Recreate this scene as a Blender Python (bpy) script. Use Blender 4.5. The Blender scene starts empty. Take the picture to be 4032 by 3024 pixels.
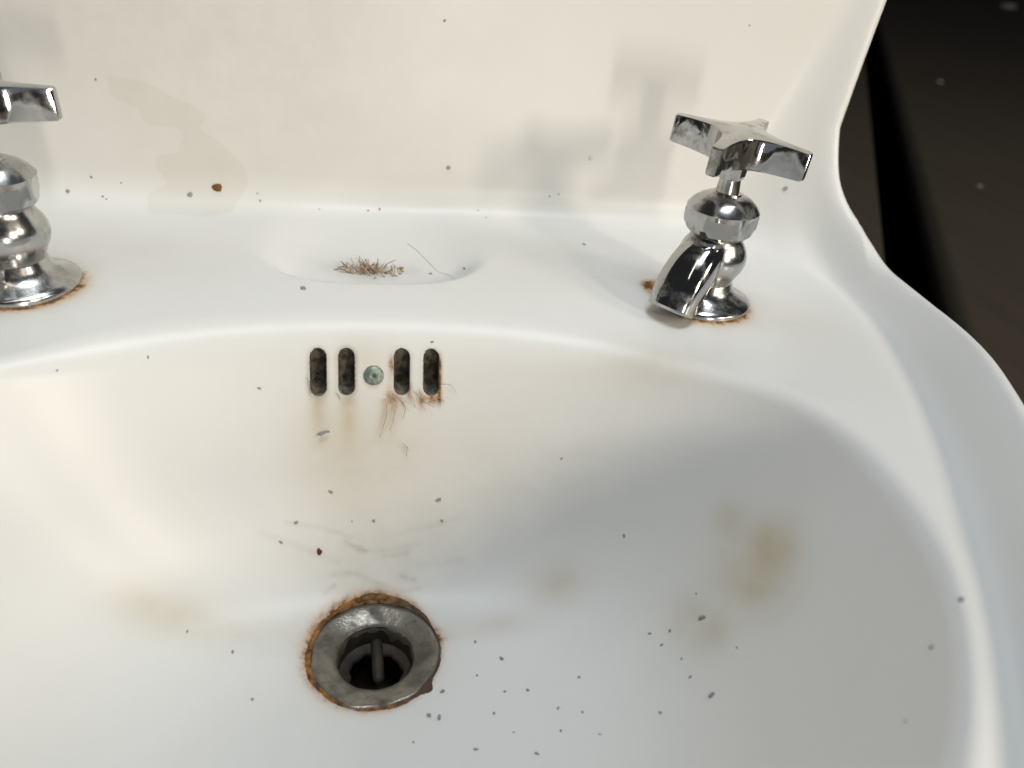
import bpy, bmesh, math, random
import numpy as np
from mathutils import Vector, Matrix

random.seed(7)
rng = np.random.RandomState(7)
scene = bpy.context.scene
col = scene.collection
MM = 0.001

# ------------------------------------------------------------------ camera
cam_data = bpy.data.cameras.new('camera')
cam = bpy.data.objects.new('camera', cam_data)
col.objects.link(cam)
CAM_POS = (-0.327, -234.0, 287.85)              # mm
DIP, XC, F, CX, CY = 32.0, 1475.0, 3136.0, 2016.0, 1512.0
def cam_axes():
    d = XC - CX
    n = F / math.sin(math.radians(DIP))
    vz = math.sqrt(n*n - F*F - d*d)
    vy = -(d*d + F*F) / vz
    down = np.array([d, vz, F]); down /= np.linalg.norm(down)
    fy = np.array([d, vy, F]); fy /= np.linalg.norm(fy)
    ex = np.cross(fy, -down)
    return np.stack([ex, fy, -down], 1)
CM = cam_axes()
rows = [CM[0], -CM[1], -CM[2]]                 # camera x, y, z axes in world space
cam_rot = Matrix([[rows[j][i] for j in range(3)] for i in range(3)])
cam.matrix_world = Matrix.Translation(Vector(CAM_POS) * MM) @ cam_rot.to_4x4()
cam_data.sensor_width = 36.0
cam_data.lens = 28.0
cam_data.clip_start = 0.01
cam_data.clip_end = 60.0
cam_data.dof.use_dof = True
cam_data.dof.focus_distance = 0.375
cam_data.dof.aperture_fstop = 6.5
scene.camera = cam

# ------------------------------------------------------------------ light and exposure
scene.view_settings.view_transform = 'Standard'
scene.view_settings.look = 'None'
scene.view_settings.exposure = 0.0
scene.view_settings.gamma = 1.0
world = bpy.data.worlds.new('World')
scene.world = world
world.use_nodes = True
bg = world.node_tree.nodes['Background']
bg.inputs['Color'].default_value = (0.92, 0.95, 1.0, 1)
bg.inputs['Strength'].default_value = 0.03

def area_light(name, loc, target, sx, sy, power, color):
    d = bpy.data.lights.new(name, 'AREA')
    d.shape = 'RECTANGLE'
    d.size, d.size_y, d.energy, d.color = sx, sy, power, color
    o = bpy.data.objects.new(name, d)
    col.objects.link(o)
    o.location = loc
    v = Vector(target) - Vector(loc)
    o.rotation_euler = v.to_track_quat('-Z', 'Y').to_euler()
    return o

COOL = (0.86, 0.93, 1.0)
WARM = (1.0, 0.90, 0.75)
area_light('side_window_light', (1.90, -1.12, 1.20), (0, 0.05, 0.15), 0.42, 0.42, 14, WARM)
area_light('tall_window_light', (1.38, -1.86, 0.95), (0.15, 0.15, 0.17), 0.19, 0.50, 23, WARM)
area_light('door_gap_light', (0.25, -1.18, 0.12), (0.1, 0.2, 0.19), 0.06, 0.36, 5.2, (1.0, 0.93, 0.83))
area_light('skylight', (0.22, -0.15, 2.2), (0, 0, 0), 0.9, 0.7, 26, (0.83, 0.915, 1.0))
area_light('ceiling_tube', (-0.55, -0.5, 2.0), (-0.4, -0.3, 0), 0.08, 1.2, 2.0, WARM)
area_light('front_fill_light', (-0.3, -3.2, 0.15), (0, 0, 0.15), 3.0, 1.3, 2.5, (0.78, 0.89, 1.0))  # added fill lamp, gives the chrome its grey-blue reflections

# ------------------------------------------------------------------ node helpers
class NT:
    def __init__(s, name):
        s.m = bpy.data.materials.new(name)
        s.m.use_nodes = True
        s.t = s.m.node_tree
        s.b = s.t.nodes['Principled BSDF']
    def n(s, kind, **kw):
        nd = s.t.nodes.new(kind)
        for k, v in kw.items(): setattr(nd, k, v)
        return nd
    def put(s, sock, v):
        if isinstance(v, bpy.types.NodeSocket): s.t.links.new(v, sock)
        elif isinstance(v, (int, float)) and sock.type in ('RGBA',): sock.default_value = (v, v, v, 1)
        elif isinstance(v, tuple) and len(v) == 3 and sock.type == 'RGBA': sock.default_value = (*v, 1)
        else: sock.default_value = v
    def math(s, op, a, b=0.0, c=0.0, clamp=False):
        nd = s.n('ShaderNodeMath', operation=op, use_clamp=clamp)
        s.put(nd.inputs[0], a); s.put(nd.inputs[1], b); s.put(nd.inputs[2], c)
        return nd.outputs[0]
    def ramp(s, v, lo, hi, a=0.0, b=1.0):
        nd = s.n('ShaderNodeMapRange', interpolation_type='SMOOTHSTEP')
        s.put(nd.inputs[0], v); s.put(nd.inputs[1], lo); s.put(nd.inputs[2], hi); s.put(nd.inputs[3], a); s.put(nd.inputs[4], b)
        return nd.outputs[0]
    def mix(s, fac, a, b):
        nd = s.n('ShaderNodeMix', data_type='RGBA')
        s.put(nd.inputs[0], fac); s.put(nd.inputs[6], a); s.put(nd.inputs[7], b)
        return nd.outputs[2]
    def noise(s, scale, detail=3.0, rough=0.55, vec=None, dist=0.0):
        nd = s.n('ShaderNodeTexNoise')
        nd.inputs['Scale'].default_value = scale
        nd.inputs['Detail'].default_value = detail
        nd.inputs['Roughness'].default_value = rough
        nd.inputs['Distortion'].default_value = dist
        s.t.links.new(vec if vec is not None else s.coord(), nd.inputs['Vector'])
        return nd.outputs['Fac']
    def coord(s):
        if not hasattr(s, '_c'): s._c = s.n('ShaderNodeTexCoord').outputs['Object']
        return s._c
    def attr(s, name):
        return s.n('ShaderNodeAttribute', attribute_name=name).outputs['Fac']
    def set(s, **kw):
        for k, v in kw.items():
            s.put(s.b.inputs[k.replace('_', ' ')], v)
        return s.m
    def bump(s, h, strength=0.2, dist=0.001):
        nd = s.n('ShaderNodeBump')
        nd.inputs['Strength'].default_value = strength
        nd.inputs['Distance'].default_value = dist
        s.t.links.new(h, nd.inputs['Height'])
        s.t.links.new(nd.outputs[0], s.b.inputs['Normal'])

# ------------------------------------------------------------------ materials
def mat_ceramic():
    m = NT('glazed_ceramic')
    clean = (0.74, 0.73, 0.70)
    n1 = m.noise(9, 4)
    n2 = m.noise(60, 4, 0.6)
    n3 = m.noise(300, 3, 0.6)
    c = m.mix(m.ramp(n1, 0.35, 0.7, 0, 0.35), clean, (0.69, 0.67, 0.62))
    # dried water film on the splashback
    film = m.math('ADD', m.attr('film'), m.math('MULTIPLY', m.math('SUBTRACT', n2, 0.5), 3.0))
    fm = m.ramp(film, -0.9, 0.9, 0.20, 0.0)
    c = m.mix(fm, c, (0.56, 0.51, 0.41))
    # yellow mineral stains and a little painted crease shade
    y = m.math('MULTIPLY', m.attr('yellow'), m.ramp(n2, 0.2, 0.8, 0.7, 1.2), clamp=True)
    c = m.mix(y, c, (0.47, 0.37, 0.20))
    # greyish scum, with some painted shade
    g = m.math('MULTIPLY', m.attr('grime_shade'), m.ramp(n2, 0.3, 0.7, 0.5, 1.3), clamp=True)
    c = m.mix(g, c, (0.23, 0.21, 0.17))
    # rust
    r = m.math('MULTIPLY', m.attr('rust'), m.ramp(n3, 0.25, 0.75, 0.7, 1.25), clamp=True)
    c = m.mix(r, c, m.mix(m.ramp(m.math('ADD', n3, m.math('MULTIPLY', r, 0.25)), 0.5, 0.85), (0.47, 0.21, 0.045), (0.15, 0.065, 0.018)))
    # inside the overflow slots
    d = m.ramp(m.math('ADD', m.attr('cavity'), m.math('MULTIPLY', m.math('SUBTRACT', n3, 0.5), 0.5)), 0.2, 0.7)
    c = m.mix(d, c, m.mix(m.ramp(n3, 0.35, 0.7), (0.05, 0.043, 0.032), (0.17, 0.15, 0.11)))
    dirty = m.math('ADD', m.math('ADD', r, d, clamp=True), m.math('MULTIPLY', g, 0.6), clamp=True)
    rough = m.math('ADD', m.ramp(dirty, 0, 0.7, 0.30, 0.75), m.ramp(n1, 0.3, 0.7, 0.0, 0.08))
    m.bump(m.noise(14, 0, 0.4), 0.10, 0.004)
    return m.set(Base_Color=c, Roughness=rough, IOR=1.5, Specular_IOR_Level=0.23)

def mat_chrome(name, base_rough):
    m = NT(name)
    n = m.noise(110, 5, 0.62)
    n2 = m.noise(900, 3, 0.6)
    dirt = m.ramp(n, 0.47, 0.74, 0.0, 0.65)
    c = m.mix(dirt, (0.50, 0.50, 0.495), (0.16, 0.14, 0.095))
    rough = m.math('ADD', m.ramp(n, 0.42, 0.80, base_rough, 0.30), m.ramp(n2, 0.3, 0.8, 0.0, 0.05))
    m.bump(n, 0.05, 0.0006)
    return m.set(Base_Color=c, Metallic=m.ramp(dirt, 0, 0.75, 1.0, 0.55), Roughness=rough)

def simple(name, c1, c2, scale, rough=0.7, metal=0.0, lo=0.35, hi=0.65, bump=0.3, bd=0.0006):
    m = NT(name)
    n = m.noise(scale, 5, 0.65)
    m.bump(n, bump, bd)
    return m.set(Base_Color=m.mix(m.ramp(n, lo, hi), c1, c2), Roughness=rough, Metallic=metal)

M_CER = mat_ceramic()
M_CHR = mat_chrome('worn_chrome', 0.17)
M_CHR2 = mat_chrome('polished_chrome', 0.05)

def mat_flange():
    m = NT('tarnished_drain_metal')
    n = m.noise(75, 4, 0.55); n2 = m.noise(400, 3, 0.6)
    c = m.mix(m.ramp(n, 0.36, 0.66), (0.25, 0.228, 0.19), (0.08, 0.067, 0.052))
    c = m.mix(m.ramp(n2, 0.55, 0.75, 0, 0.6), c, (0.10, 0.055, 0.02))
    m.bump(n2, 0.35, 0.0006)
    return m.set(Base_Color=c, Metallic=m.ramp(n, 0.42, 0.62, 0.65, 0.2), Roughness=m.ramp(n, 0.4, 0.65, 0.33, 0.7))
M_FLANGE = mat_flange()
M_PIPE = simple('slimy_pipe', (0.020, 0.015, 0.010), (0.042, 0.028, 0.015), 160, 0.7)
M_RUST = simple('rust_crust', (0.36, 0.15, 0.03), (0.06, 0.032, 0.016), 220, 0.9, bump=0.6)
def mat_rust():
    m = NT('rust_crust')
    n = m.noise(220, 5, 0.65)
    x = m.n('ShaderNodeSeparateXYZ'); m.t.links.new(m.coord(), x.inputs[0])
    old = m.ramp(m.math('ADD', x.outputs[0], m.math('MULTIPLY', n, 0.012)), 0.004, 0.028, 0.0, 0.85)
    c = m.mix(m.ramp(n, 0.35, 0.65), (0.36, 0.15, 0.03), (0.06, 0.032, 0.016))
    m.bump(n, 0.6, 0.0006)
    return m.set(Base_Color=m.mix(old, c, (0.055, 0.04, 0.03)), Roughness=0.9)
M_RUST_RING = mat_rust()
M_VERD = simple('green_brass', (0.15, 0.20, 0.17), (0.34, 0.38, 0.33), 400, 0.5, 0.5)
M_GRIT = simple('grey_grit', (0.19, 0.19, 0.195), (0.40, 0.39, 0.38), 900, 0.85)
M_REDGRIT = simple('red_brown_flake', (0.16, 0.035, 0.015), (0.05, 0.02, 0.012), 700, 0.8)
M_ORANGE = simple('orange_crumb', (0.55, 0.30, 0.10), (0.35, 0.17, 0.05), 700, 0.8)
M_PALE = simple('pale_crumb', (0.75, 0.70, 0.60), (0.6, 0.52, 0.40), 500, 0.7)
M_TWIG = simple('dry_brown_fibre', (0.36, 0.25, 0.16), (0.58, 0.45, 0.32), 500, 0.85)
M_LINT = simple('brown_lint', (0.17, 0.125, 0.08), (0.40, 0.31, 0.21), 600, 0.95)
M_HAIR = simple('brown_hair', (0.34, 0.24, 0.17), (0.50, 0.38, 0.28), 500, 0.6)

def mat_board():
    m = NT('dark_brown_board')
    mp = m.n('ShaderNodeMapping'); mp.inputs['Scale'].default_value = (14, 1.2, 6)
    m.t.links.new(m.coord(), mp.inputs[0])
    n = m.noise(3.0, 6, 0.6, mp.outputs[0])
    n2 = m.noise(90, 3)
    c = m.mix(m.ramp(n, 0.35, 0.65), (0.040, 0.0275, 0.0145), (0.033, 0.0225, 0.012))
    c = m.mix(m.ramp(n2, 0.62, 0.75, 0, 0.22), c, (0.05, 0.04, 0.028))
    m.bump(n, 0.25, 0.001)
    return m.set(Base_Color=c, Roughness=0.85)
M_BOARD = mat_board()
M_DARK = simple('dark_floor', (0.006, 0.005, 0.004), (0.012, 0.010, 0.008), 20, 0.95)

# ------------------------------------------------------------------ object helpers
def link(name, verts, faces, mat, parent=None, smooth=True, loc=None):
    me = bpy.data.meshes.new(name)
    me.from_pydata([tuple(float(c) for c in v) for v in verts], [], faces)
    if smooth: me.polygons.foreach_set('use_smooth', [True] * len(me.polygons))
    me.materials.append(mat)
    me.update()
    o = bpy.data.objects.new(name, me)
    col.objects.link(o)
    if parent: o.parent = parent
    if loc is not None: o.location = loc
    return o

def tag(o, label=None, cat=None, group=None, kind=None):
    if label: o['label'] = label
    if cat: o['category'] = cat
    if group: o['group'] = group
    if kind: o['kind'] = kind
    return o

def empty(name, loc=(0, 0, 0)):
    o = bpy.data.objects.new(name, None)
    o.empty_display_size = 0.02
    col.objects.link(o)
    o.location = loc
    return o

def sharp_by_angle(o, deg=35):
    me = o.data
    bm = bmesh.new(); bm.from_mesh(me)
    for e in bm.edges:
        if len(e.link_faces) == 2: e.smooth = e.calc_face_angle(0) < math.radians(deg)
    bm.to_mesh(me); bm.free()

def lathe(profile, seg=64, rfun=None):
    """profile: (r, z) in mm.  Returns verts (m) and faces."""
    v, f = [], []
    for i, (r, z) in enumerate(profile):
        for k in range(seg):
            a = 2 * math.pi * k / seg
            rr = rfun(r, z, a) if rfun else r
            v.append((rr * math.cos(a) * MM, rr * math.sin(a) * MM, z * MM))
    for i in range(len(profile) - 1):
        for k in range(seg):
            a, b = i * seg + k, i * seg + (k + 1) % seg
            f.append((a, b, b + seg, a + seg))
    return v, f

def spline(pts, n):
    """Catmull-Rom through pts (any dimension)."""
    P = np.array(pts, float)
    P = np.vstack([2 * P[0] - P[1], P, 2 * P[-1] - P[-2]])
    out = []
    m = len(P) - 3
    for s in np.linspace(0, m - 1e-6, n):
        i = int(s); t = s - i
        a, b, c, d = P[i:i + 4]
        out.append(0.5 * (2 * b + (c - a) * t + (2 * a - 5 * b + 4 * c - d) * t * t + (3 * b - a - 3 * c + d) * t ** 3))
    return np.array(out)

def tube(path, radii, seg=8, cap=True):
    path = np.array(path, float)
    v, f = [], []
    t = np.gradient(path, axis=0)
    t /= np.linalg.norm(t, axis=1)[:, None] + 1e-12
    up = np.array([0, 0, 1.0]) if abs(t[0, 2]) < 0.9 else np.array([1.0, 0, 0])
    for i in range(len(path)):
        s = np.cross(t[i], up); s /= np.linalg.norm(s) + 1e-12
        u = np.cross(s, t[i])
        r = radii[i] if hasattr(radii, '__len__') else radii
        for k in range(seg):
            a = 2 * math.pi * k / seg
            v.append(path[i] + r * (math.cos(a) * s + math.sin(a) * u))
    for i in range(len(path) - 1):
        for k in range(seg):
            a, b = i * seg + k, i * seg + (k + 1) % seg
            f.append((a, b, b + seg, a + seg))
    if cap:
        f.append(tuple(range(seg - 1, -1, -1)))
        n = (len(path) - 1) * seg
        f.append(tuple(range(n, n + seg)))
    return v, f

# ------------------------------------------------------------------ the washbasin as a signed field (mm)
# <SDF>
def sstep(x, a, b):
    t = np.clip((x - a) / (b - a), 0, 1)
    return t * t * (3 - 2 * t)
def smin(a, b, k):
    h = np.clip(0.5 + 0.5 * (b - a) / k, 0, 1)
    return b + (a - b) * h - k * h * (1 - h)
def smax(a, b, k): return -smin(-a, -b, k)

DECK = 119.0
SLOTS = (-25.2, -12.8, 11.9, 25.2)
def bowl_q(X, Y):
    yy = Y + 25.0
    b = np.where(yy > 0, 110.0, 178.0)
    n = 2.25
    return (np.abs(X / 188.0) ** n + np.abs(yy / b) ** n + 1e-9) ** (1 / n)
def bowl_z(q):
    """height of the bowl wall over the floor"""
    w = 0.085
    t = (q - 0.615) / w
    hinge = w * (np.maximum(t, 0) + np.log1p(np.exp(-np.abs(t))))
    return 290.0 * hinge
def bowl_top(X, Y):
    r = np.hypot(X, Y)
    return bowl_z(bowl_q(X, Y)) + 7.0 * (r / 110.0) ** 1.5 - 1.6
def outline(X, Y):
    """negative inside the plan outline of the basin"""
    half = 286.0 - 0.0297 * np.maximum(100.0 - Y, 0) ** 1.47
    return smax((np.abs(X) - half) * 0.95, -248.0 - Y, 70.0)
def splash_y(X, Z):
    ax = np.abs(X)
    w = np.clip((ax - 200.0 - 0.40 * np.clip(Z - 125.0, -30, 140)) / 44.0, 0, 1.5)
    return 215.0 + 0.03 * (Z - 120.0) - 25.0 * w ** 1.8
def sdf(X, Y, Z):
    ol = outline(X, Y)
    # deck with raised lip along the sides
    side = sstep(Y, 300, 190)
    lip = (15.0 * sstep(ol, -30.0, -4.0) - 3.2 * np.exp(-((ol + 31.0) / 9.0) ** 2)) * side
    roll = np.clip((1.40 - bowl_q(X, Y)) / 0.40, 0, 1.8) ** 2          # the deck rolls down to the bowl
    top = DECK + 0.012 * np.clip(Y - 84, 0, 140) + lip - 5.0 * roll * sstep(Y, 15, 75) - 20.0 * sstep(-Y, 70, 240)
    slab = smax(smax(Z - top, -45.0 - Z, 10.0), ol, 13.0)
    slab = smax(slab, Y - 252.0, 6.0)
    # splashback with forward-curling side wings
    sp = smax(splash_y(X, Z) - Y, Y - 252.0, 4.0)
    sp = smax(sp, np.abs(X) - 271.5 - 0.18 * np.clip(Z - 186.0, 0, 200), 12.0)
    sp = smax(sp, Z - 335.0, 12.0)
    sp = smax(sp, -45.0 - Z, 4.0)
    body = smin(slab, sp, 18.0 + 26.0 * sstep(np.abs(X), 190.0, 262.0))
    lim = 271.0 + 15.0 * (np.clip(182.0 - Z, 0.0, 60.0) / 60.0) ** 2 + 0.20 * np.clip(Z - 186.0, 0, 200)
    body = smax(body, np.abs(X) - lim, 18.0)
    # bowl
    zb = bowl_top(X, Y)
    e = 1.5
    g = np.hypot((bowl_top(X + e, Y) - zb) / e, (bowl_top(X, Y + e) - zb) / e)
    bowl = (Z - zb) / np.sqrt(1 + g * g)
    body = smax(body, bowl, 12.0 - 6.0 * sstep(np.abs(X), 95.0, 150.0))
    # soap recess in the middle of the deck
    rx = np.abs(X / 53.0); ry = (Y - 163.0) / np.where(Y < 163.0, 40.0, 46.0)
    rr = (rx ** 2.8 + np.abs(ry) ** 2.8 + 1e-9) ** (1 / 2.8)
    floor = DECK - 9.0 + 0.13 * (Y - 130)
    rec = smin(-(rr - 1.0) * (20.0 + 28.0 * sstep(Y, 158.0, 140.0)), Z - floor, 12.0)
    rec = np.minimum(rec, 150.0 - Z)
    body = smax(body, rec, 5.0)
    # drain hole
    rd = np.hypot(X, Y)
    body = smax(body, 20.0 - rd, 2.0)
    body = smax(body, smin(27.9 - rd, Z + 2.4, 0.5), 1.0)
    # overflow slots and the screw hole
    slot = np.full_like(body, 1e3)
    for sx in SLOTS:
        dz = np.clip(Z, 89.0, 101.8)
        d = np.hypot(X - sx, Z - dz) - 3.35
        slot = np.minimum(slot, np.maximum(d, np.maximum(60.0 - Y, Y - 84.5)))
    body = smax(body, -slot, 1.0)
    return body
# </SDF>

def axis(lo, hi, coarse, fine):
    """grid coordinates: coarse steps with finer bands [(a, b, step), ...]"""
    pts, x = [lo], lo
    while x < hi:
        st = coarse
        for a, b, h in fine:
            if a - 3 <= x < b: st = min(st, h)
            elif a - 3 > x and x + st > a - 3: st = max(a - 3 - x, h)
        x += st; pts.append(x)
    return np.array(pts, np.float32)

def surface_nets(f, gx, gy, gz):
    nx, ny, nz = len(gx), len(gy), len(gz)
    V = np.empty((nx, ny, nz), np.float32)
    for i in range(0, nx, 24):
        V[i:i+24] = f(gx[i:i+24, None, None], gy[None, :, None], gz[None, None, :])
    S = V < 0
    cs = np.zeros((nx-1, ny-1, nz-1), np.uint8)
    for a in (0, 1):
        for b in (0, 1):
            for c in (0, 1):
                cs += S[a:nx-1+a, b:ny-1+b, c:nz-1+c]
    act = (cs > 0) & (cs < 8)
    I = np.argwhere(act)
    idx = np.full(act.shape, -1, np.int32)
    idx[act] = np.arange(len(I))
    acc = np.zeros((len(I), 3)); cnt = np.zeros(len(I))
    G = (gx, gy, gz)
    crn = [(a, b, c) for a in (0, 1) for b in (0, 1) for c in (0, 1)]
    for p in crn:
        for ax in range(3):
            if p[ax]: continue
            q = list(p); q[ax] = 1
            A = I + np.array(p); B = I + np.array(q)
            va = V[A[:, 0], A[:, 1], A[:, 2]]; vb = V[B[:, 0], B[:, 1], B[:, 2]]
            x = (va < 0) != (vb < 0)
            t = va[x] / (va[x] - vb[x])
            pa = np.stack([G[k][A[x, k]] for k in range(3)], 1)
            pb = np.stack([G[k][B[x, k]] for k in range(3)], 1)
            acc[x] += pa + (pb - pa) * t[:, None]; cnt[x] += 1
    P = acc / cnt[:, None]
    quads = []
    for ax in range(3):
        b, c = (ax + 1) % 3, (ax + 2) % 3
        sl0 = [slice(None)] * 3; sl1 = [slice(None)] * 3
        sl0[ax] = slice(0, -1); sl1[ax] = slice(1, None)
        ch = S[tuple(sl0)] != S[tuple(sl1)]
        E = np.argwhere(ch)
        E = E[(E[:, b] > 0) & (E[:, c] > 0)]
        lim = [nx - 1, ny - 1, nz - 1]
        E = E[(E[:, b] < lim[b]) & (E[:, c] < lim[c])]
        def at_(db, dc):
            K = E.copy(); K[:, b] -= db; K[:, c] -= dc
            return idx[K[:, 0], K[:, 1], K[:, 2]]
        q = np.stack([at_(1, 1), at_(0, 1), at_(0, 0), at_(1, 0)], 1)
        inside = S[E[:, 0], E[:, 1], E[:, 2]]
        q[~inside] = q[~inside][:, ::-1]
        quads.append(q)
    return P, np.concatenate(quads)

def grad(P, e=0.15):
    g = np.empty_like(P)
    for k in range(3):
        d = np.zeros(3); d[k] = e
        a, b = P + d, P - d
        g[:, k] = (sdf(a[:, 0], a[:, 1], a[:, 2]) - sdf(b[:, 0], b[:, 1], b[:, 2])) / (2 * e)
    return g

def project(P, n=3, cap=0.6):
    for _ in range(n):
        g = grad(P)
        v = sdf(P[:, 0], P[:, 1], P[:, 2])
        st = v / np.maximum((g * g).sum(1), 0.1)
        P = P - g * np.clip(st, -cap, cap)[:, None]
    return P

# ------------------------------------------------------------------ washbasin: glazed body
GX = axis(-294, 294, 2.6, [(-33, 33, 0.8)])
GY = axis(-268, 262, 2.6, [(-31, 66, 1.2), (66, 90, 1.0)])
GZ = axis(-52, 342, 2.6, [(-7, 3, 0.8), (3, 34, 1.6), (78, 109, 0.9)])
PV, PQ = surface_nets(sdf, GX, GY, GZ)
PV = project(PV)

def ell(P, c, rx, ry, rot=0.0, plane='xy', soft=0.6):
    """soft ellipse mask around c in one coordinate plane, limited in the third"""
    i, j = {'xy': (0, 1), 'xz': (0, 2)}[plane]
    k = 3 - i - j
    dx, dy = P[:, i] - c[i], P[:, j] - c[j]
    ca, sa = math.cos(math.radians(rot)), math.sin(math.radians(rot))
    d = np.hypot((dx * ca + dy * sa) / rx, (-dx * sa + dy * ca) / ry)
    m = 1 - sstep(d, 1 - soft, 1 + soft * 0.5)
    return m * (np.abs(P[:, k] - c[k]) < 30)

def poly_sd(P, poly):
    """signed distance (negative inside) to a polygon in the x-z plane"""
    x, z = P[:, 0], P[:, 2]
    n = len(poly); d = np.full(len(P), 1e9); inside = np.zeros(len(P), bool)
    for a in range(n):
        (x0, z0), (x1, z1) = poly[a], poly[(a + 1) % n]
        ex, ez = x1 - x0, z1 - z0
        t = np.clip(((x - x0) * ex + (z - z0) * ez) / (ex * ex + ez * ez + 1e-9), 0, 1)
        d = np.minimum(d, np.hypot(x - x0 - t * ex, z - z0 - t * ez))
        c = ((z0 > z) != (z1 > z)) & (x < ex * (z - z0) / (ez if abs(ez) > 1e-9 else 1e-9) + x0)
        inside ^= c
    return np.where(inside, -d, d)

TAP_R = (163.0, 111.0, 119.5)
TAP_L = (-154.0, 114.0, 119.6)
#STAINS
FILM = [(-134.8, 186.8), (-119.5, 185.9), (-104.5, 180.0), (-93.4, 177.2), (-82.5, 169.5), (-90.3, 162.4), (-83.7, 157.3), (-70.4, 143.0), (-69.9, 132.8), (-76, 124), (-78.4, 110), (-122, 110), (-122.3, 126.4), (-112.5, 132.3), (-117.5, 140.8), (-115.5, 147.1), (-104.7, 148.9), (-101.2, 158.9), (-104.4, 161.6), (-120.4, 163.1), (-121.6, 170.9), (-134.3, 175.9)]
STREAKS = [
 ([(-39.6, 47.8, 33.0), (-25.4, 47.5, 29.3), (-10.8, 45.9, 25.0)], 0.9, 0.26),
 ([(-13.9, 44.6, 22.9), (-9.7, 43.5, 20.9), (-4.4, 42.5, 19.2)], 0.9, 0.38),
 ([(-7.6, 42.3, 19.0), (6.3, 42.5, 19.3), (21.3, 43.3, 21.4)], 0.8, 0.22),
 ([(4.1, 40.8, 16.8), (14.9, 41.3, 17.9)], 0.9, 0.3),
 ([(-20.1, 35.5, 11.3), (-10.7, 36.2, 11.5), (-2.3, 33.9, 9.2), (4.5, 31.4, 7.3)], 1.1, 0.28),
 ([(12.2, 34.6, 10.0), (18.0, 33.0, 8.9)], 0.9, 0.32),
 ([(-22.5, 29.9, 6.9), (-18.6, 32.2, 8.3)], 1.0, 0.34),
 ([(0.9, 32.8, 8.3), (10.4, 29.3, 6.0), (20.1, 29.5, 6.5)], 1.0, 0.28),
 ([(12.7, 46.6, 26.3), (32.1, 47.5, 30.5), (42.9, 48.9, 36.0)], 1.0, 0.16),
 ([(-51.6, 44.6, 30.8), (-35.6, 42.9, 23.2), (-17.1, 39.4, 15.5)], 1.3, 0.18),
 ([(19.1, 37.8, 13.7), (40.8, 37.2, 16.1)], 1.2, 0.16),
]
def blob(P, c, r, e=1.0):
    r = np.array(r if hasattr(r, '__len__') else (r, r, r), float)
    d = (((P - np.array(c)) / r) ** 2).sum(1)
    return np.exp(-d ** e)
def seg_d(P, pts):
    d = np.full(len(P), 1e9)
    for a, b in zip(pts[:-1], pts[1:]):
        a, b = np.array(a), np.array(b)
        t = np.clip(((P - a) @ (b - a)) / ((b - a) @ (b - a)), 0, 1)
        d = np.minimum(d, np.linalg.norm(P - a - t[:, None] * (b - a), axis=1))
    return d
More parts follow.
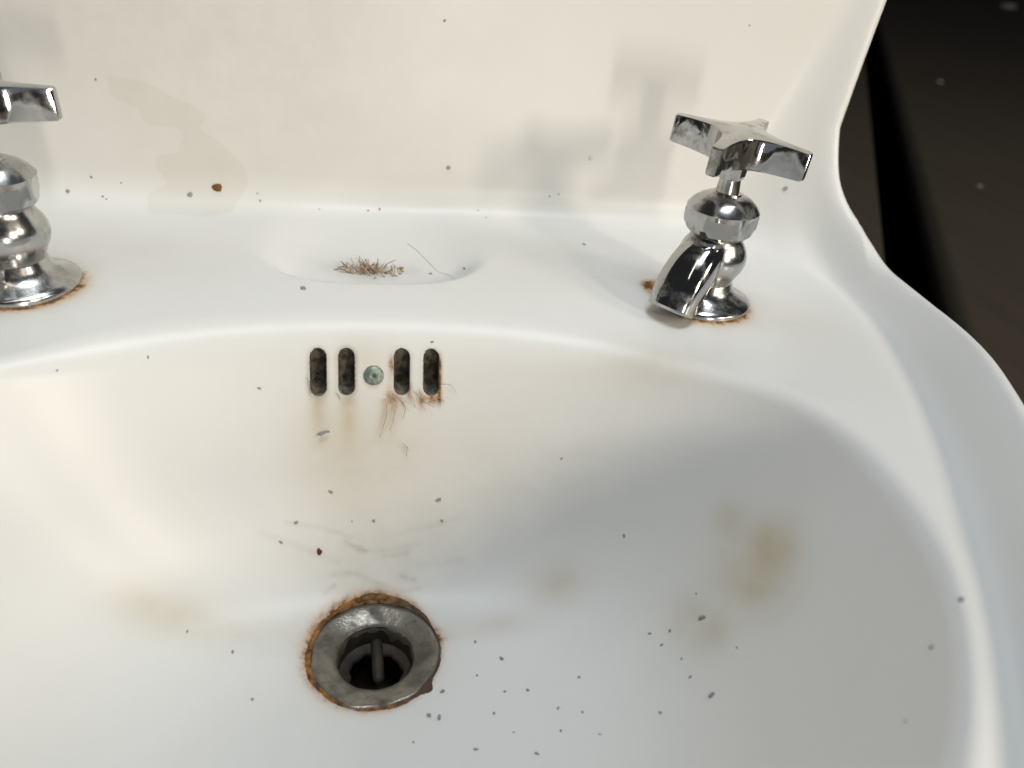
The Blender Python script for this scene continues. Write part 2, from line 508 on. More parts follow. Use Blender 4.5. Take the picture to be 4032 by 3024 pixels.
def stain_fields(P):
    n = len(P)
    X, Y, Z = P.T
    film = poly_sd(P, FILM)
    # the upper right side of the patch fades out instead of ending in a tide line
    fade = sstep(X + 0.35 * Z, -62.0, -20.0) * sstep(Z, 150, 175)
    film = film + 4.0 * fade + 40.0 * sstep(Y + 1.5 * np.sin(X * 0.25), 204.0, 186.0)
    film = np.where((Y > 160) & (Y < 235), film, 50.0)
    # yellow mineral stains, plus the crease shade painted right of the drain
    yel = 0.46 * blob(P, (158.5, -20, 75), (11, 13, 12), 1.4) + 0.32 * blob(P, (154, -34, 66), (15, 12, 13)) + 0.12 * blob(P, (152, -16, 66), (24, 28, 26)) \
        + 0.30 * blob(P, (150, 2, 68), (9, 9, 8)) + 0.35 * blob(P, (148, -20, 58), (12, 16, 12)) \
        + 0.42 * blob(P, (82.6, 20.5, 14), (14, 9, 12)) + 0.30 * blob(P, (135, -34, 42), (10, 9, 8)) \
        + 0.28 * blob(P, (131, -20, 36), (14, 10, 9)) + 0.30 * blob(P, (-95, 15, 16), (26, 9, 14)) \
        + 0.22 * blob(P, (-60, 12, 8), (40, 9, 12)) + 0.32 * blob(P, (-18, 64, 64), (17, 30, 26)) + 0.18 * blob(P, (8, 64, 66), (14, 30, 22)) + 0.13 * blob(P, (20, 55, 50), (50, 30, 34)) \
        + 0.22 * blob(P, (-6, 76, 103), (12, 14, 9)) + 0.20 * blob(P, (116, 60, 112), (40, 14, 12)) \
        + 0.16 * blob(P, (200, 88, 119), (24, 26, 10)) + 0.16 * blob(P, (-135, 150, 120), (60, 30, 10)) \
        + 0.12 * blob(P, (0, 40, 18), (40, 20, 16)) + 0.26 * blob(P, (56, 9, 2), (24, 6, 7)) \
        + 0.12 * blob(P, (90, 160, 120), (60, 40, 10))
    for sx, a in ((-25.2, 0.42), (-12.4, 0.36)):
        yel = yel + a * np.exp(-((X - sx) / 3.6) ** 2) * sstep(Z, 58, 80) * (Z < 92) * (Y < 90)
    for sx, a, dx in ((4.5, 0.34, 0.10), (9.5, 0.3, 0.12)):
        yel = yel + a * np.exp(-((X - sx + dx * (82 - Z)) / 2.6) ** 2) * sstep(Z, 60, 80) * (Z < 84) * (Y < 90)
    # rust
    rust = np.zeros(n)
    for (tx, ty, tz), dirs in ((TAP_R, ((-90, 1.0), (-60, 0.9), (150, 1.8), (-120, 0.7))), (TAP_L, ((-25, 1.1), (-60, 1.0), (-95, 1.2), (5, 0.5)))):
        rd = np.hypot(X - tx, Y - ty); an = np.degrees(np.arctan2(Y - ty, X - tx))
        wt = np.full(n, 0.28)
        for a, w in dirs:
            dd = (an - a + 180) % 360 - 180
            wt = wt + w * np.exp(-(dd / 24.0) ** 2)
        near = (Z > 105) & (Z < 140)
        rust = rust + near * wt * np.exp(-(np.maximum(rd - 24.0, 0) / 2.0) ** 1.3) * 1.15
        yel = yel + near * 0.42 * np.minimum(wt, 1.2) * np.exp(-(np.maximum(rd - 24.0, 0) / 6.5) ** 1.4)
    rust = rust + 1.1 * blob(P, (TAP_R[0] - 23.5, TAP_R[1] + 13.0, 119.5), (4.6, 6.5, 6.0), 2.0)
    rd = np.hypot(X, Y); an = np.degrees(np.arctan2(Y, X))
    lee = 0.5 + 0.5 * np.cos(np.radians(an - 150))
    rust = rust + (Z < 25) * (0.25 + 0.75 * lee) * np.exp(-(np.maximum(rd - 28.6, 0) / (1.3 + 2.0 * lee)) ** 1.6)
    dd = (an - 12 + 180) % 360 - 180
    rust = rust + (Z < 25) * 0.75 * np.exp(-(dd / 9.0) ** 2) * np.exp(-(np.maximum(rd - 28.0, 0) / 3.4))
    yel = yel + (Z < 25) * 0.36 * np.exp(-(np.maximum(rd - 28.0, 0) / 7.0)) * (0.4 + 0.6 * np.exp(-((an - 100) / 80.0) ** 2))
    # overflow slots
    sd = np.full(n, 1e3); cav = np.zeros(n); gr = np.zeros(n)
    front = (Y < 100.5) & (Y > 55) & (Z > 60)
    for k, sx in enumerate(SLOTS):
        d = np.hypot(X - sx, Z - np.clip(Z, 89.0, 101.8))
        sd = np.minimum(sd, d)
        if k == 2:
            rust = rust + front * 0.85 * blob(P, (sx - 4.4, 76, 99), (1.5, 30, 4.0)) + front * 0.62 * blob(P, (sx - 3.6, 73, 84), (3.4, 30, 3.4)) + front * 0.7 * blob(P, (sx + 3.6, 75, 87), (1.3, 30, 4.0)) + front * 0.30 * blob(P, (sx - 5.5, 74, 88), (2.0, 30, 8))
        if k == 3:
            rust = rust + front * 1.1 * np.exp(-((X - sx - 3.9) / 1.0) ** 2) * sstep(Z, 79, 86) * (1 - sstep(Z, 98, 106)) + front * 0.9 * blob(P, (sx, 73, 84.3), (4.2, 30, 1.6)) + front * 0.7 * blob(P, (sx - 4.0, 74, 83.5), (1.6, 30, 3.5))
        gr = gr + front * 0.34 * blob(P, (sx + 0.6, 74, 83), (3.0, 30, 2.0)) + front * (0.35 if k < 2 else 0.15) * np.exp(-((d - 4.0) / 1.2) ** 2)
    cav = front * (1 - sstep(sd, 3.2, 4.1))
    # scum and scratch streaks, with painted shade among them
    for pts, w, a in STREAKS:
        pts = project(spline(pts, 9), 8)
        gr = gr + 0.6 * a * np.exp(-(seg_d(P, pts) / (1.3 * w)) ** 2)
    gr = gr + 0.30 * blob(P, (0, 150, 111), (20, 7, 5)) + 0.12 * blob(P, (0, 150, 111), (48, 16, 6))
    gr = gr + (Z < 60) * 0.07 * np.exp(-((rd - 40) / 16) ** 2) * np.exp(-((an - 95) / 70.0) ** 2)
    gr = gr + 0.085 * blob(P, (-60, 217, 205), (95, 30, 75)) + 0.05 * blob(P, (-150, 217, 215), (60, 30, 50)) + 0.07 * blob(P, (78, 48, 55), (40, 26, 36))  # painted shade: left splashback (with some soap film) and back-right bowl wall
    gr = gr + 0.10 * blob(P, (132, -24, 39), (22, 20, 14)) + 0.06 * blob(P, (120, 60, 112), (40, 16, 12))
    return film, np.clip(yel, 0, 1), np.clip(gr, 0, 1), np.clip(rust, 0, 1.1), cav
#/STAINS

def build_basin():
    root = empty('washbasin')
    tag(root, 'old white glazed washbasin with rust stains and a tall curved splashback', 'washbasin')
    me = bpy.data.meshes.new('glazed_body')
    me.vertices.add(len(PV)); me.loops.add(PQ.size); me.polygons.add(len(PQ))
    me.vertices.foreach_set('co', (PV * MM).astype(np.float32).ravel())
    me.loops.foreach_set('vertex_index', PQ.astype(np.int32).ravel())
    me.polygons.foreach_set('loop_start', np.arange(0, PQ.size, 4, dtype=np.int32))
    me.polygons.foreach_set('use_smooth', np.ones(len(PQ), bool))
    me.update(calc_edges=True)
    g = grad(PV, 0.3); g /= np.linalg.norm(g, axis=1)[:, None]
    me.normals_split_custom_set_from_vertices(g.tolist())
    for nm, arr in zip(('film', 'yellow', 'grime_shade', 'rust', 'cavity'), stain_fields(PV)):
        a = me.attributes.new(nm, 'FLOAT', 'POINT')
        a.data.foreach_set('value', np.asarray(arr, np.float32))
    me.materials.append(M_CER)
    o = bpy.data.objects.new('glazed_body', me)
    col.objects.link(o); o.parent = root
    return root
basin = build_basin()

# ------------------------------------------------------------------ drain and overflow screw (parts of the basin)
def wob(a, seed, amp):
    return amp * (math.sin(3 * a + seed) * 0.4 + math.sin(7 * a + 2.1 * seed) * 0.3 + math.sin(13 * a + 1.3 * seed) * 0.3)

def build_drain(root):
    prof = [(16.3, -12), (16.3, -4.2), (16.9, -3.0), (18.2, -2.2), (19.5, -1.7), (23.5, -0.5), (25.6, 0.3), (27.2, 0.3), (28.0, -0.2), (28.3, -2.2)]
    v, f = lathe(prof, 120, lambda r, z, a: r + (wob(a, 1.0, 0.9) if r > 25 else wob(a, 2.0, 0.25)))
    fl = link('drain_flange', v, f, M_FLANGE, root)
    tag(fl, 'tarnished grey drain flange with an eaten away rim')
    v, f = lathe([(16.6, -3.2), (16.2, -8), (15.6, -30), (15.4, -42), (0.1, -42)], 64)
    link('pipe', v, f, M_PIPE, fl)
    # a round-ended web hanging from the back of the outlet
    ts = np.linspace(0, 1, 16)
    path = [np.array([0.6 + 0.8 * t, 16.0 - 21.0 * t, -13.0 - 2.5 * t * t]) for t in ts]
    rad = np.array([2.7 * math.sqrt(max(0.02, 1 - max(0, (t - 0.86) / 0.14) ** 2)) for t in ts])
    v, f = tube(np.array(path) * MM, rad * MM, 14)
    link('outlet_web', v, f, M_PIPE, fl)
    v, f = lathe([(15.9, -13.0), (12.2, -14.2), (11.4, -15.5), (11.6, -17.5), (15.8, -18)], 64, lambda r, z, a: r + (wob(a, 0.7, 1.1) if r < 13 else 0))
    link('outlet_ledge', v, f, M_PIPE, fl)
    # rust crust: an uneven crumbling ring between flange and glaze
    V, Fc = [], []
    seg = 200
    for k in range(seg):
        a = 2 * math.pi * k / seg
        lee = 0.5 + 0.5 * math.cos(a - math.radians(165))          # thickest on the left and back
        w = 0.5 + 1.1 * lee ** 0.8 + 0.4 * rng.rand() + wob(a, 4.2, 0.7)
        nib = math.exp(-((a - math.radians(318)) / 0.10) ** 2)
        w += 2.6 * nib
        w = max(w, 0.4)
        h = 0.35 + 0.35 * rng.rand() + 0.4 * nib
        for r, hh in ((27.3, 0.2), (27.8, 0.5 + h), (27.8 + w * 0.55, h * 0.8), (27.8 + w, -0.05)):
            x, y = r * math.cos(a), r * math.sin(a)
            zz = float(bowl_top(np.array([x]), np.array([y]))[0])
            V.append((x * MM, y * MM, (zz + hh) * MM))
    for k in range(seg):
        for j in range(3):
            a, b = k * 4 + j, ((k + 1) % seg) * 4 + j
            Fc.append((a, a + 1, b + 1, b))
    tag(link('rust_crust', V, Fc, M_RUST_RING, fl), 'crumbling orange rust ring around the drain flange')
build_drain(basin)

def hit(x=None, y=None, z=None, lo=None, hi=None):
    """surface point of the basin along one axis"""
    if z is None:
        t = np.linspace(lo if lo is not None else 300, hi if hi is not None else -20, 3000)
        v = sdf(np.full_like(t, x), np.full_like(t, y), t)
        i = int(np.argmax(v < 0)); return np.array([x, y, t[i]])
    t = np.linspace(lo if lo is not None else -200, hi if hi is not None else 250, 3000)
    v = sdf(np.full_like(t, x), t, np.full_like(t, z))
    i = int(np.argmax(v < 0)); return np.array([x, t[i], z])

def nrm(p):
    g = grad(np.array([p], float), 0.4)[0]
    return g / np.linalg.norm(g)

def frame_at(p, twist=0.0):
    n = Vector(nrm(p))
    q = n.to_track_quat('Z', 'Y').to_matrix()
    return Matrix.Translation(Vector(p) * MM) @ q.to_4x4() @ Matrix.Rotation(twist, 4, 'Z')

def build_screw(root):
    p = hit(x=-0.7, z=94.0, lo=0)
    prof = [(4.5, -1.5), (4.6, 0.2), (4.3, 0.9), (3.4, 1.5), (2.2, 1.85), (0.9, 1.95), (0.75, 0.7), (0.05, 0.6)]
    v, f = lathe(prof, 40, lambda r, z, a: r + wob(a, 3, 0.12))
    s = link('overflow_screw', v, f, M_VERD, root)
    s.matrix_local = frame_at(p)
    tag(s, 'green corroded brass screw between the overflow slots')
build_screw(basin)

# ------------------------------------------------------------------ taps
def hexnut(r, z, a, flat):
    w = math.pi / 3
    t = (a + flat) % w - w / 2
    return 15.3 / math.cos(t)

def cross_outline(R, tip, waist, fil):
    """plan of a four-armed cross handle with wide concave fillets, one quarter repeated"""
    pts = []
    for k in range(4):
        base = k * math.pi / 2
        loc = []
        h = tip / 2
        loc += [(R - 1.2, -h), (R - 0.3, -h + 0.5), (R, -h + 1.4), (R, h - 1.4), (R - 0.3, h - 0.5), (R - 1.2, h)]
        # concave curve to the next arm
        n = 12
        for i in range(1, n):
            t = i / n
            # quadratic Bezier from (R-1.2, h) to (h, R-1.2) through waist
            b0, b1, b2 = (1 - t) ** 3, 3 * (1 - t) * t * ((1 - t) + t), t ** 3
            p0, p3 = np.array([R - 1.2, h]), np.array([h, R - 1.2])
            c1, c2 = np.array([waist + 3.0, waist * 0.62]), np.array([waist * 0.62, waist + 3.0])
            q = p0 * (1 - t) ** 3 + 3 * c1 * (1 - t) ** 2 * t + 3 * c2 * (1 - t) * t * t + p3 * t ** 3
            loc.append(tuple(q))
        c, s = math.cos(base), math.sin(base)
        pts += [(x * c - y * s, x * s + y * c) for x, y in loc]
    return pts

def build_tap(name, loc, turn, spout_dir, tilt, label, lean):
    root = empty(name, Vector(loc) * MM)
    tag(root, label, 'tap', 'chrome cross handle taps on the basin deck')
    root.rotation_euler = (0, tilt, 0)
    # flared base flange
    v, f = lathe([(24.0, -1.5), (24.0, 0.9), (23.4, 1.7), (21.5, 2.6), (18.0, 4.2), (15.2, 6.2), (13.6, 8.6), (12.8, 11.0), (12.4, 11.6)], 96)
    link('base_flange', v, f, M_CHR, root)
    # body bulb
    v, f = lathe([(12.3, 10.5), (12.6, 12.5), (13.8, 15.5), (15.6, 18.8), (16.6, 22.5), (16.5, 25.5), (15.2, 29.0), (13.3, 32.0), (12.2, 34.2), (12.0, 37.0)], 96)
    body = link('tap_body', v, f, M_CHR, root)
    # packing nut: hexagon below, dome above
    prof = [(12.0, 34.5), (13.6, 35.1), (15.6, 37.0), (17.2, 39.6), (17.8, 42.0), (17.8, 45.0), (17.1, 47.8), (15.2, 50.4), (12.4, 52.7), (9.4, 54.2), (7.0, 54.8), (6.6, 55.6), (4.6, 55.8)]
    v, f = lathe(prof, 120, lambda r, z, a: min(r, hexnut(r, z, a, 0.33)) if z < 45.5 else (min(r, hexnut(r, z, a, 0.33) + (z - 45.5) * 1.1)))
    nut = link('packing_nut', v, f, M_CHR, root)
    sharp_by_angle(nut, 24)
    # spindle and faceted hub under the handle
    v, f = lathe([(5.6, 53.0), (5.4, 57.5), (5.0, 61), (5.0, 66.0), (6.6, 69.0)], 40)
    link('spindle', v, f, M_CHR, root)
    # handle
    pl = cross_outline(32.5, 5.2, 5.4, 0)
    n = len(pl)
    V, Fc = [], []
    def ztop(x, y): return 84.0 - 0.055 * math.hypot(x, y)
    def zbot(x, y): return 68.8 + 0.03 * math.hypot(x, y)
    lay = [(0.94, 'b'), (1.0, 'b1'), (1.0, 't1'), (0.965, 't')]
    cen = []
    for s, w in lay:
        for (x, y) in pl:
            rr = math.hypot(x, y); k = (rr - (1 - s) * 12) / rr
            xx, yy = x * k, y * k
            z = {'b': zbot(x, y), 'b1': zbot(x, y) + 0.7, 't1': ztop(x, y) - 0.7, 't': ztop(x, y)}[w]
            V.append((xx * MM, yy * MM, z * MM))
    for L in range(3):
        for k in range(n):
            a, b = L * n + k, L * n + (k + 1) % n
            Fc.append((a, b, b + n, a + n))
    V.append((0, 0, 84.8 * MM)); ct = len(V) - 1
    V.append((0, 0, 68.4 * MM)); cb = len(V) - 1
    for k in range(n):
        Fc.append((3 * n + k, 3 * n + (k + 1) % n, ct))
        Fc.append(((k + 1) % n, k, cb))
    h = link('cross_handle', V, Fc, M_CHR2, root)
    sharp_by_angle(h, 28)
    R = Matrix.Rotation(lean[0], 3, 'X') @ Matrix.Rotation(lean[1], 3, 'Y') @ Matrix.Rotation(turn, 3, 'Z')
    p = Vector((0, 0, 74 * MM))
    h.matrix_local = Matrix.Translation(p - R @ p + Vector((0, 0, 0.8 * MM))) @ R.to_4x4()
    # eight sided hub below the cross
    v, f = lathe([(4.9, 61.0), (6.4, 61.8), (6.9, 63.4), (7.0, 71.0)], 8)
    hb = link('hub', v, f, M_CHR, h, smooth=False)
    hb.rotation_euler = (0, 0, math.radians(12))
    # spout
    d = np.array([math.cos(spout_dir), math.sin(spout_dir), 0])
    side = np.array([-d[1], d[0], 0])
    ctrl = [(0, 27.0, 10.0, 9.0), (8, 26.6, 10.8, 9.2), (15.5, 23.2, 11.6, 9.4), (22.5, 17.0, 12.2, 9.4), (28.0, 9.5, 12.0, 9.0), (31.0, 3.5, 11.4, 8.4)]
    S = spline(ctrl, 28)
    V, Fc = [], []
    seg = 40
    T = np.gradient(S[:, :2], axis=0); T /= np.linalg.norm(T, axis=1)[:, None]
    for i in range(len(S)):
        s_, z_, a_, b_ = S[i]
        nn = d * -T[i, 1] + np.array([0, 0, T[i, 0]])
        for k in range(seg):
            an = 2 * math.pi * k / seg
            ca, sa = math.cos(an), math.sin(an)
            e = 2 / 2.5
            p = d * s_ + np.array([0, 0, z_]) + side * a_ * abs(ca) ** e * (1 if ca >= 0 else -1) + nn * b_ * abs(sa) ** e * (1 if sa >= 0 else -1)
            V.append(p * MM)
    m = len(S)
    for i in range(m - 1):
        for k in range(seg):
            a, b = i * seg + k, i * seg + (k + 1) % seg
            Fc.append((a, b, b + seg, a + seg))
    # rolled lip and dark mouth
    last = [np.array(V[(m - 1) * seg + k]) for k in range(seg)]
    c = sum(last) / seg
    tdir = np.array([d[0] * T[-1, 0], d[1] * T[-1, 0], T[-1, 1]])
    for sc_, dp in ((0.93, 0.8), (0.78, 0.6), (0.70, -6.0)):
        for k in range(seg): V.append(c + (last[k] - c) * sc_ + tdir * dp * MM)
    for L in range(3):
        for k in range(seg):
            a, b = (m - 1 + L) * seg + k, (m - 1 + L) * seg + (k + 1) % seg
            Fc.append((a, b, b + seg, a + seg))
    Fc.append(tuple((m + 2) * seg + k for k in range(seg)))
    link('spout', V, Fc, M_CHR2, root)
    return root

tapR = build_tap('basin_tap', TAP_R, math.radians(-41), math.radians(-140), 0.0,
                 'chrome cross handle tap on the right of the deck, seen whole', (math.radians(3.5), math.radians(1.8)))
tapL = build_tap('basin_tap', TAP_L, math.radians(2), math.radians(-132), math.radians(-2.0),
                 'chrome cross handle tap on the left of the deck, cut off by the photo edge', (0.0, 0.0))

# ------------------------------------------------------------------ dark boards the basin stands on
def board(name, pts, z0, z1, mat, bev=0.004):
    """a plank: plan polygon extruded and bevelled"""
    bm = bmesh.new()
    vs = [bm.verts.new((x, y, z0)) for x, y in pts]
    f = bm.faces.new(vs)
    r = bmesh.ops.extrude_face_region(bm, geom=[f])
    bmesh.ops.translate(bm, vec=(0, 0, z1 - z0), verts=[g for g in r['geom'] if isinstance(g, bmesh.types.BMVert)])
    bmesh.ops.recalc_face_normals(bm, faces=bm.faces)
    bmesh.ops.bevel(bm, geom=list(bm.edges), offset=bev, segments=3, affect='EDGES', profile=0.5)
    me = bpy.data.meshes.new(name); bm.to_mesh(me); bm.free()
    me.polygons.foreach_set('use_smooth', [True] * len(me.polygons))
    me.materials.append(mat)
    o = bpy.data.objects.new(name, me); col.objects.link(o)
    sharp_by_angle(o, 30)
    return o
#OBJS
FZ = -0.045
floor = link('floor', [(-6, -4, -0.40), (9, -4, -0.40), (9, 12, -0.40), (-6, 12, -0.40)], [(0, 1, 2, 3)], M_DARK, smooth=False)
tag(floor, kind='structure')
u = Vector((0.478, 0.878)); w = Vector((0.878, -0.478))
def strip(p, a, b, c0, c1): return [tuple(Vector(p) + u * a + w * c0), tuple(Vector(p) + u * a + w * c1), tuple(Vector(p) + u * b + w * c1), tuple(Vector(p) + u * b + w * c0)]
E0 = (0.588, 0.414)
b1 = board('board', strip(E0, -3.0, 9.0, 0.0, 1.1), FZ - 0.05, FZ, M_BOARD, 0.016); b1.parent = floor
b1b = board('board', strip(E0, -3.0, 9.0, 1.106, 2.6), FZ - 0.05, FZ - 0.001, M_BOARD, 0.004); b1b.parent = floor
b2 = board('board', strip(E0, -3.0, 9.0, -1.9, -0.066), FZ - 0.05, FZ, M_BOARD, 0.006); b2.parent = floor

def pebble(name, p, size, mat, flat=0.45, lift=0.15, squash=None, parent=None, seg=2, twist=None):
    """an uneven crumb resting on the glaze at p (mm)"""
    bm = bmesh.new()
    bmesh.ops.create_icosphere(bm, subdivisions=seg, radius=1.0)
    ph = rng.rand(3) * 6.3
    for v in bm.verts:
        c = v.co
        k = 1 + 0.22 * math.sin(3 * c.x + ph[0]) + 0.18 * math.sin(4 * c.y + ph[1]) + 0.16 * math.sin(5 * c.z + ph[2]) + 0.12 * (rng.rand() - 0.5)
        v.co = Vector((c.x * k * (squash or 1.0), c.y * k, c.z * k * flat))
    me = bpy.data.meshes.new(name); bm.to_mesh(me); bm.free()
    me.materials.append(mat)
    o = bpy.data.objects.new(name, me); col.objects.link(o)
    q = project(np.array([p], float), 6)[0]
    nn = nrm(q)
    r = size / 2
    o.matrix_world = frame_at(q + nn * r * flat * 0.55, rng.rand() * 6.3 if twist is None else twist) @ Matrix.Scale(r * MM, 4)
    return o

WALL_SPECKS = [(35.8, 218.1, 224.4), (203.5, 218.1, 233.8), (-140.3, 216.9, 184.4), (-150.8, 215.1, 133.8), (-145.3, 210.5, 124.8), (-143.3, 209.2, 123.8), (-63.4, 211.0, 125.4), (-64.9, 213.4, 128.8), (107.3, 215.3, 135.0), (101.9, 215.0, 133.5), (59.4, 210.3, 124.7), (-4.0, 209.3, 122.6), (-135.9, 214.4, 131.4), (63.7, 206.3, 122.1), (-31.1, 208.5, 122.7)]
for p in WALL_SPECKS:
    where = 'high on the splashback' if p[2] > 140 else ('at the splashback foot on the left' if p[0] < -30 else 'at the splashback foot behind the soap recess or right of it')
    tag(pebble('grit_speck', p, 0.8 + 0.7 * rng.rand(), M_GRIT), 'tiny grey grit speck ' + where, 'speck', 'grit specks ' + where)
for p, s, l in (((-162.8, 211.8, 126.2), 2.1, 'round dark speck on the splashback beside the left tap'),
                ((-100.5, 212.4, 127.1), 2.3, 'round grey speck just left of the rust flake on the splashback foot'),
                ((41.3, 215.8, 147.6), 2.2, 'black speck alone in the middle of the splashback above the soap recess'),
                ((241.5, 200.6, 149.2), 2.4, 'brown speck on the splashback wing right of the right tap')):
    tag(pebble('dark_speck', p, s, M_GRIT), l, 'speck', 'larger dark specks')
BOWL_SPECKS = [(25.4, 80.7, 110.1), (-124.4, 57.1, 108.6), (85.4, 51.9, 64.3), (-10.7, 49.2, 31.2), (-0.6, 49.4, 31.2), (-35.6, 48.1, 32.5), (-42.3, 43.3, 25.4), (112.3, 24.0, 41.1), (-59.7, 2.1, 1.7), (-49.0, -20.8, -0.3), (-79.0, 9.8, 6.9), (44.0, 1.8, 0.5), (85.9, -24.5, 3.9), (63.3, -26.2, 0.7), (42.9, -15.7, -0.5), (73.4, -47.9, 2.1), (74.3, -37.3, 1.9), (38.7, -50.7, -0.4), (47.8, -35.1, -0.3), (14.7, -44.7, -1.3), (62.0, -56.2, 1.1), (93.5, -65.9, 9.1), (123.8, -21.4, 27.6), (123.9, -36.2, 27.9), (138.5, -47.2, 47.1), (117.2, -17.2, 21.2), (119.8, -25.2, 23.3), (111.5, -54.0, 18.2), (134.7, -13.8, 41.6), (166.0, -98.1, 105.5), (150.5, -115.3, 96.0), (124.1, -46.0, 29.1), (23.0, -17.6, -1.3), (53.6, -25.4, -0.0), (83.6, -41.4, 3.7), (54.6, -45.1, 0.2), (88.1, -53.4, 5.5), (-50.2, 71.0, 90.8), (-93.2, 69.1, 108.1), (31.0, 48.0, 31.2)]
for p in BOWL_SPECKS:
    if p[0] < -30: where = 'in the left half of the bowl'
    elif p[1] > 20: where = 'on the back wall of the bowl'
    elif p[2] > 20: where = 'on the right wall of the bowl'
    elif p[1] < -30: where = 'on the bowl floor in front of the drain'
    else: where = 'on the bowl floor straight right of the drain'
    tag(pebble('grit_speck', p, 0.9 + 0.8 * rng.rand(), M_GRIT, squash=0.7), 'tiny grey grit speck ' + where, 'speck', 'grit specks ' + where)
for p, s, l in (((54.4, -8.6, 0.4), 2.1, 'grey crumb on the bowl floor level with the drain, to its right'),
                ((27.6, -21.9, -1.2), 2.2, 'grey crumb beside the eaten away right rim of the drain'),
                ((21.5, -32.9, -1.4), 2.3, 'left one of the pair of grey crumbs in front of the drain'),
                ((25.4, -34.4, -1.2), 2.2, 'right one of the pair of grey crumbs in front of the drain'),
                ((127.0, -58.9, 34.9), 2.4, 'dark crumb low on the right bowl wall below the yellow stains'),
                ((133.9, -25.1, 39.6), 2.8, 'dark crumb in the pale yellow mottled stain of the right bowl wall'),
                ((-20.1, 55.0, 44.4), 1.9, 'grey speck on the back bowl wall below the left overflow slots'),
                ((29.4, 52.5, 40.2), 2.1, 'round grey speck on the back bowl wall below the right overflow slots'),
                ((176.4, -87.9, 113.6), 2.2, 'long pale grey speck near the right rim of the bowl'),
                ((-33.3, 114.2, 119.4), 2.7, 'black crumb on the deck in front of the soap recess, at its left'),
                ((116.0, 175.2, 120.1), 1.9, 'grey speck on the deck in the shadow left of the right tap')):
    tag(pebble('grit_crumb', p, s, M_GRIT, squash=0.75), l, 'crumb', 'larger grey crumbs')
# a short dash of three joined crumbs on the splashback
t = tag(empty('crumb_row', Vector((-143.2, 215.8, 145.8)) * MM), 'short level row of joined grey crumbs on the left of the splashback', 'crumb')
for k in (-1, 0, 1):
    o = pebble('crumb', (-143.2 + k * 1.25, 215.8, 145.8), 1.5, M_GRIT)
    mw = o.matrix_world.copy(); o.parent = t; o.matrix_parent_inverse = Matrix.Translation(-Vector((-143.2, 215.8, 145.8)) * MM); o.matrix_world = mw
tag(pebble('rust_flake', (-86.5, 214.3, 131.0), 3.3, M_RUST, squash=1.5, twist=0.0), 'orange brown rust flake at the foot of the splashback, left of the soap recess', 'flake')
tag(pebble('red_brown_flake', (-25.2, 42.1, 20.0), 3.2, M_REDGRIT, squash=0.6, twist=0.1), 'dark red brown flake on the bowl wall behind the drain, to its left', 'flake')
tag(pebble('orange_crumb', (2.5, 210.2, 123.4), 1.4, M_ORANGE), 'tiny orange crumb at the foot of the splashback behind the soap recess', 'crumb')
tag(pebble('pale_chip', (123.6, 216.1, 156.9), 2.0, M_PALE, flat=0.2, squash=1.5), 'small white chip on the splashback left of the right tap handle', 'chip')

def hair(name, pts, r, mat, lift=0.35, n=10, parent=None, yclip=None):
    P = spline(pts, n)
    if yclip is not None: P[:, 1] = np.minimum(P[:, 1], yclip(P))
    v, f = tube(P * MM, np.full(len(P), r * MM) * np.linspace(1.0, 0.6, len(P)), 5)
    return link(name, v, f, mat, parent)
def wall_front(P):
    """y of the bowl's back wall at each point, ignoring the slots"""
    out = []
    for x, y, z in P:
        yy = np.linspace(40, 95, 600)
        zb = bowl_top(np.full_like(yy, x), yy)
        out.append(float(np.interp(z, zb, yy)) - 0.5)
    return np.array(out)
HAIRS = [
 [(11.0, 74, 84.8), (12.0, 73.7, 82.7), (15.3, 69.4, 79.6)],
 [(19.6, 72.9, 89.0), (21.8, 71.0, 84.1), (27.1, 69.6, 81.4)],
 [(21.1, 72.4, 87.8), (19.7, 70.9, 83.7), (22.9, 69.3, 80.1)],
 [(27.8, 74, 83.9), (24.2, 73, 82.8), (30.2, 70.5, 84.4)],
 [(30.1, 73.4, 91.7), (34.3, 73.0, 91.4), (36.7, 71.4, 87.9)],
 [(7.7, 72.4, 86.8), (9.8, 71.2, 83.0), (8.6, 69.3, 78.7)],
 [(4.4, 71.6, 84.8), (5.3, 69.5, 79.1), (3.2, 66.7, 72.0), (1.9, 65.1, 68.0)],
 [(8.6, 70.2, 81.2), (8.2, 68.3, 76.1), (6.5, 66.3, 71.0)],
 [(12.5, 73, 82.7), (13.6, 69.7, 80.2), (12.0, 68.2, 76.1)],
 [(15.3, 73.0, 86.9), (17.2, 71.4, 84.9), (18.0, 70.0, 81.2)],
 [(12.9, 63.9, 65.2), (15.5, 62.5, 61.8)], [(14.6, 63.3, 63.8), (14.2, 61.7, 59.7)],
 [(-29.7, 74.5, 94.6), (-28.9, 74, 90), (-28.5, 74, 86.5)], [(-17.0, 72.4, 87.4), (-15.4, 73, 83.8)],
 [(19.7, 71.9, 86.3), (17.1, 72.7, 88.3)], [(31.3, 70.3, 84.0), (28.4, 73, 85.1)]]
for h in HAIRS:
    where = 'beside the left pair of overflow slots' if h[0][0] < 0 else ('well below the overflow slots' if h[0][2] < 70 else ('under the second overflow slot from the right' if h[0][0] < 18.5 else 'around the foot of the rightmost overflow slot'))
    tag(hair('hair', h, 0.12 + 0.10 * rng.rand(), M_HAIR, yclip=wall_front), 'short brown hair or fibre ' + where, 'hair', 'fibres ' + where)
tag(hair('rolled_lint', [(-24.9, 65.1, 69.6), (-22.6, 65.7, 70.6), (-20.4, 65.9, 71.1)], 0.75, M_GRIT, yclip=wall_front), 'small grey roll of lint on the wall under the leftmost overflow slot', 'lint')
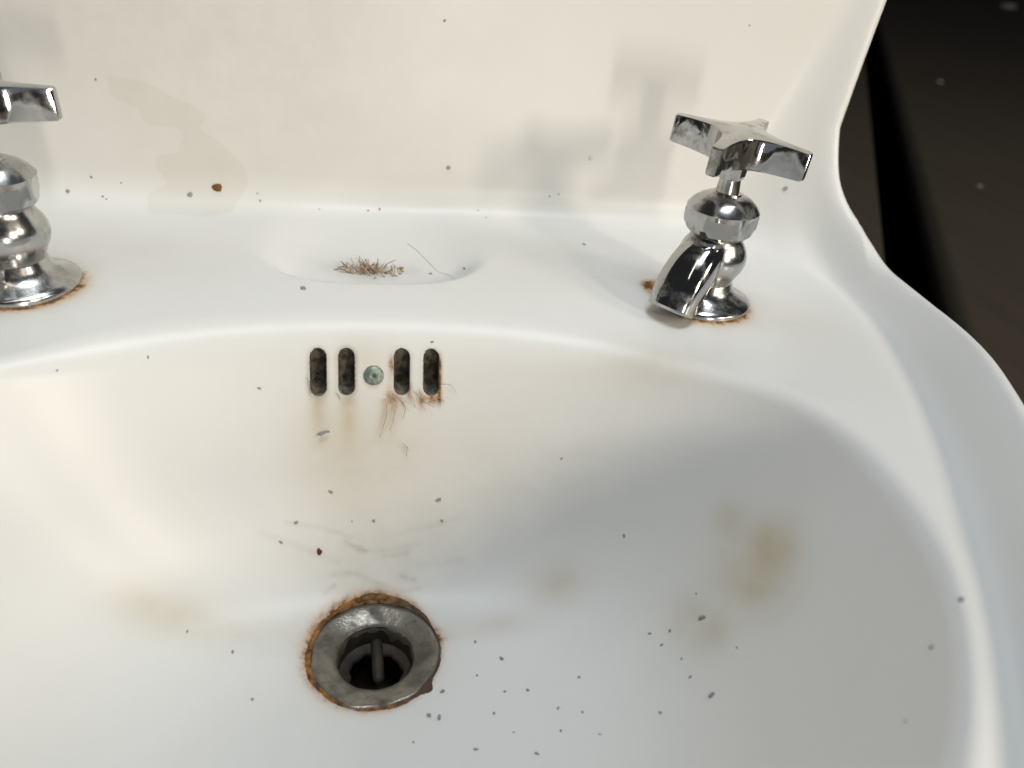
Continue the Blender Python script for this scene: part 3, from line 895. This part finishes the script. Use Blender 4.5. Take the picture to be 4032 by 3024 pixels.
LH = project(spline([(17.4, 178.0, 115.2), (22.2, 171.0, 114.6), (27.8, 159.5, 113.2), (32.2, 150.5, 112.3), (38.0, 146.7, 112.4), (41, 140, 113.5)], 24), 8)
LH = LH + grad(LH) * 0.22
tag(hair('long_hair', LH, 0.08, M_HAIR, n=24), 'one long thin hair curving across the soap recess', 'hair')

# clump of dry fibres and lint in the soap recess
cp = np.array((-2.5, 147.5, 111.3))
cl = tag(empty('debris_clump', Vector(cp) * MM), 'clump of dry brown fibres and lint caught in the soap recess', 'debris')
def rec_floor(x, y): return hit(x=x, y=y)[2]
def in_clump(o):
    o.parent = cl; o.location = -Vector(cp) * MM
    return o
for k in range(70):
    x = cp[0] + rng.normal(0, 5.0) * (1.0 if k < 56 else 2.6); y = cp[1] + rng.normal(1.0, 2.0)
    z = rec_floor(x, y)
    a = math.radians(rng.uniform(25, 155)); L = rng.uniform(4, 9.5) * (1.0 if abs(x - cp[0]) < 9 else 0.7)
    tip = (x + math.cos(a) * L, y + rng.uniform(0, 2.5), z + math.sin(a) * L * 0.8)
    mid = ((x + tip[0]) / 2 + rng.normal(0, 0.6), (y + tip[1]) / 2, (z + tip[2]) / 2 + 0.4)
    in_clump(hair('fibre', [(x, y, z + 0.3), mid, tip], rng.uniform(0.18, 0.42), M_TWIG if k % 3 else M_LINT, n=6))
for (dx, dy, s, fl, sq, m) in ((0.5, 0.5, 9.0, 0.5, 1.5, M_LINT), (5.0, 0.5, 6.0, 0.6, 1.2, M_LINT), (-2.0, 3.0, 7.0, 0.7, 1.1, M_TWIG), (2.0, 4.0, 6.0, 0.8, 1.0, M_TWIG), (-10.5, 2.0, 4.0, 0.3, 1.4, M_TWIG)):
    o = pebble('lint_wad', (cp[0] + dx, cp[1] + dy, 111.0), s, m, flat=fl, squash=sq, seg=3, twist=0.0)
    mw = o.matrix_world.copy(); o.parent = cl; o.matrix_parent_inverse = Matrix.Translation(-Vector(cp) * MM); o.matrix_world = mw
tag(pebble('orange_crumb', (13.5, 152.5, 112.0), 2.6, M_ORANGE), 'orange crumb in the soap recess right of the fibre clump', 'crumb')
for p, s, l in (((12.8, 147.5, 111.2), 1.7, 'grey crumb in the soap recess just under the orange crumb'), ((28.5, 148.1, 111.4), 1.5, 'grey crumb under the long hair in the soap recess'), ((47, 150, 113), 1.4, 'grey crumb at the right end of the soap recess')):
    tag(pebble('grit_crumb', p, s, M_GRIT), l, 'crumb', 'larger grey crumbs')

# scraps on the boards
def scrap(name, x, y, size, mat, label):
    bm = bmesh.new(); bmesh.ops.create_icosphere(bm, subdivisions=2, radius=1.0)
    for v in bm.verts:
        v.co *= 1 + 0.35 * (rng.rand() - 0.5); v.co.z *= 0.5; v.co.x *= 1.35
    me = bpy.data.meshes.new(name); bm.to_mesh(me); bm.free(); me.materials.append(mat)
    o = bpy.data.objects.new(name, me); col.objects.link(o)
    o.scale = (size / 2,) * 3; o.location = (x, y, FZ + size * 0.2); o.rotation_euler = (0, 0, -0.5)
    return tag(o, label, 'scrap')
scrap('paper_scrap', 3.439, 4.130, 0.055, M_PALE, 'pale crumpled scrap on the dark boards far behind the basin')
scrap('small_scrap', 1.439, 1.737, 0.009, M_PALE, 'tiny pale scrap on the dark board right of the splashback')
scrap('small_scrap', 0.930, 0.860, 0.006, M_GRIT, 'tiny grey scrap on the dark board right of the basin')
#/OBJS
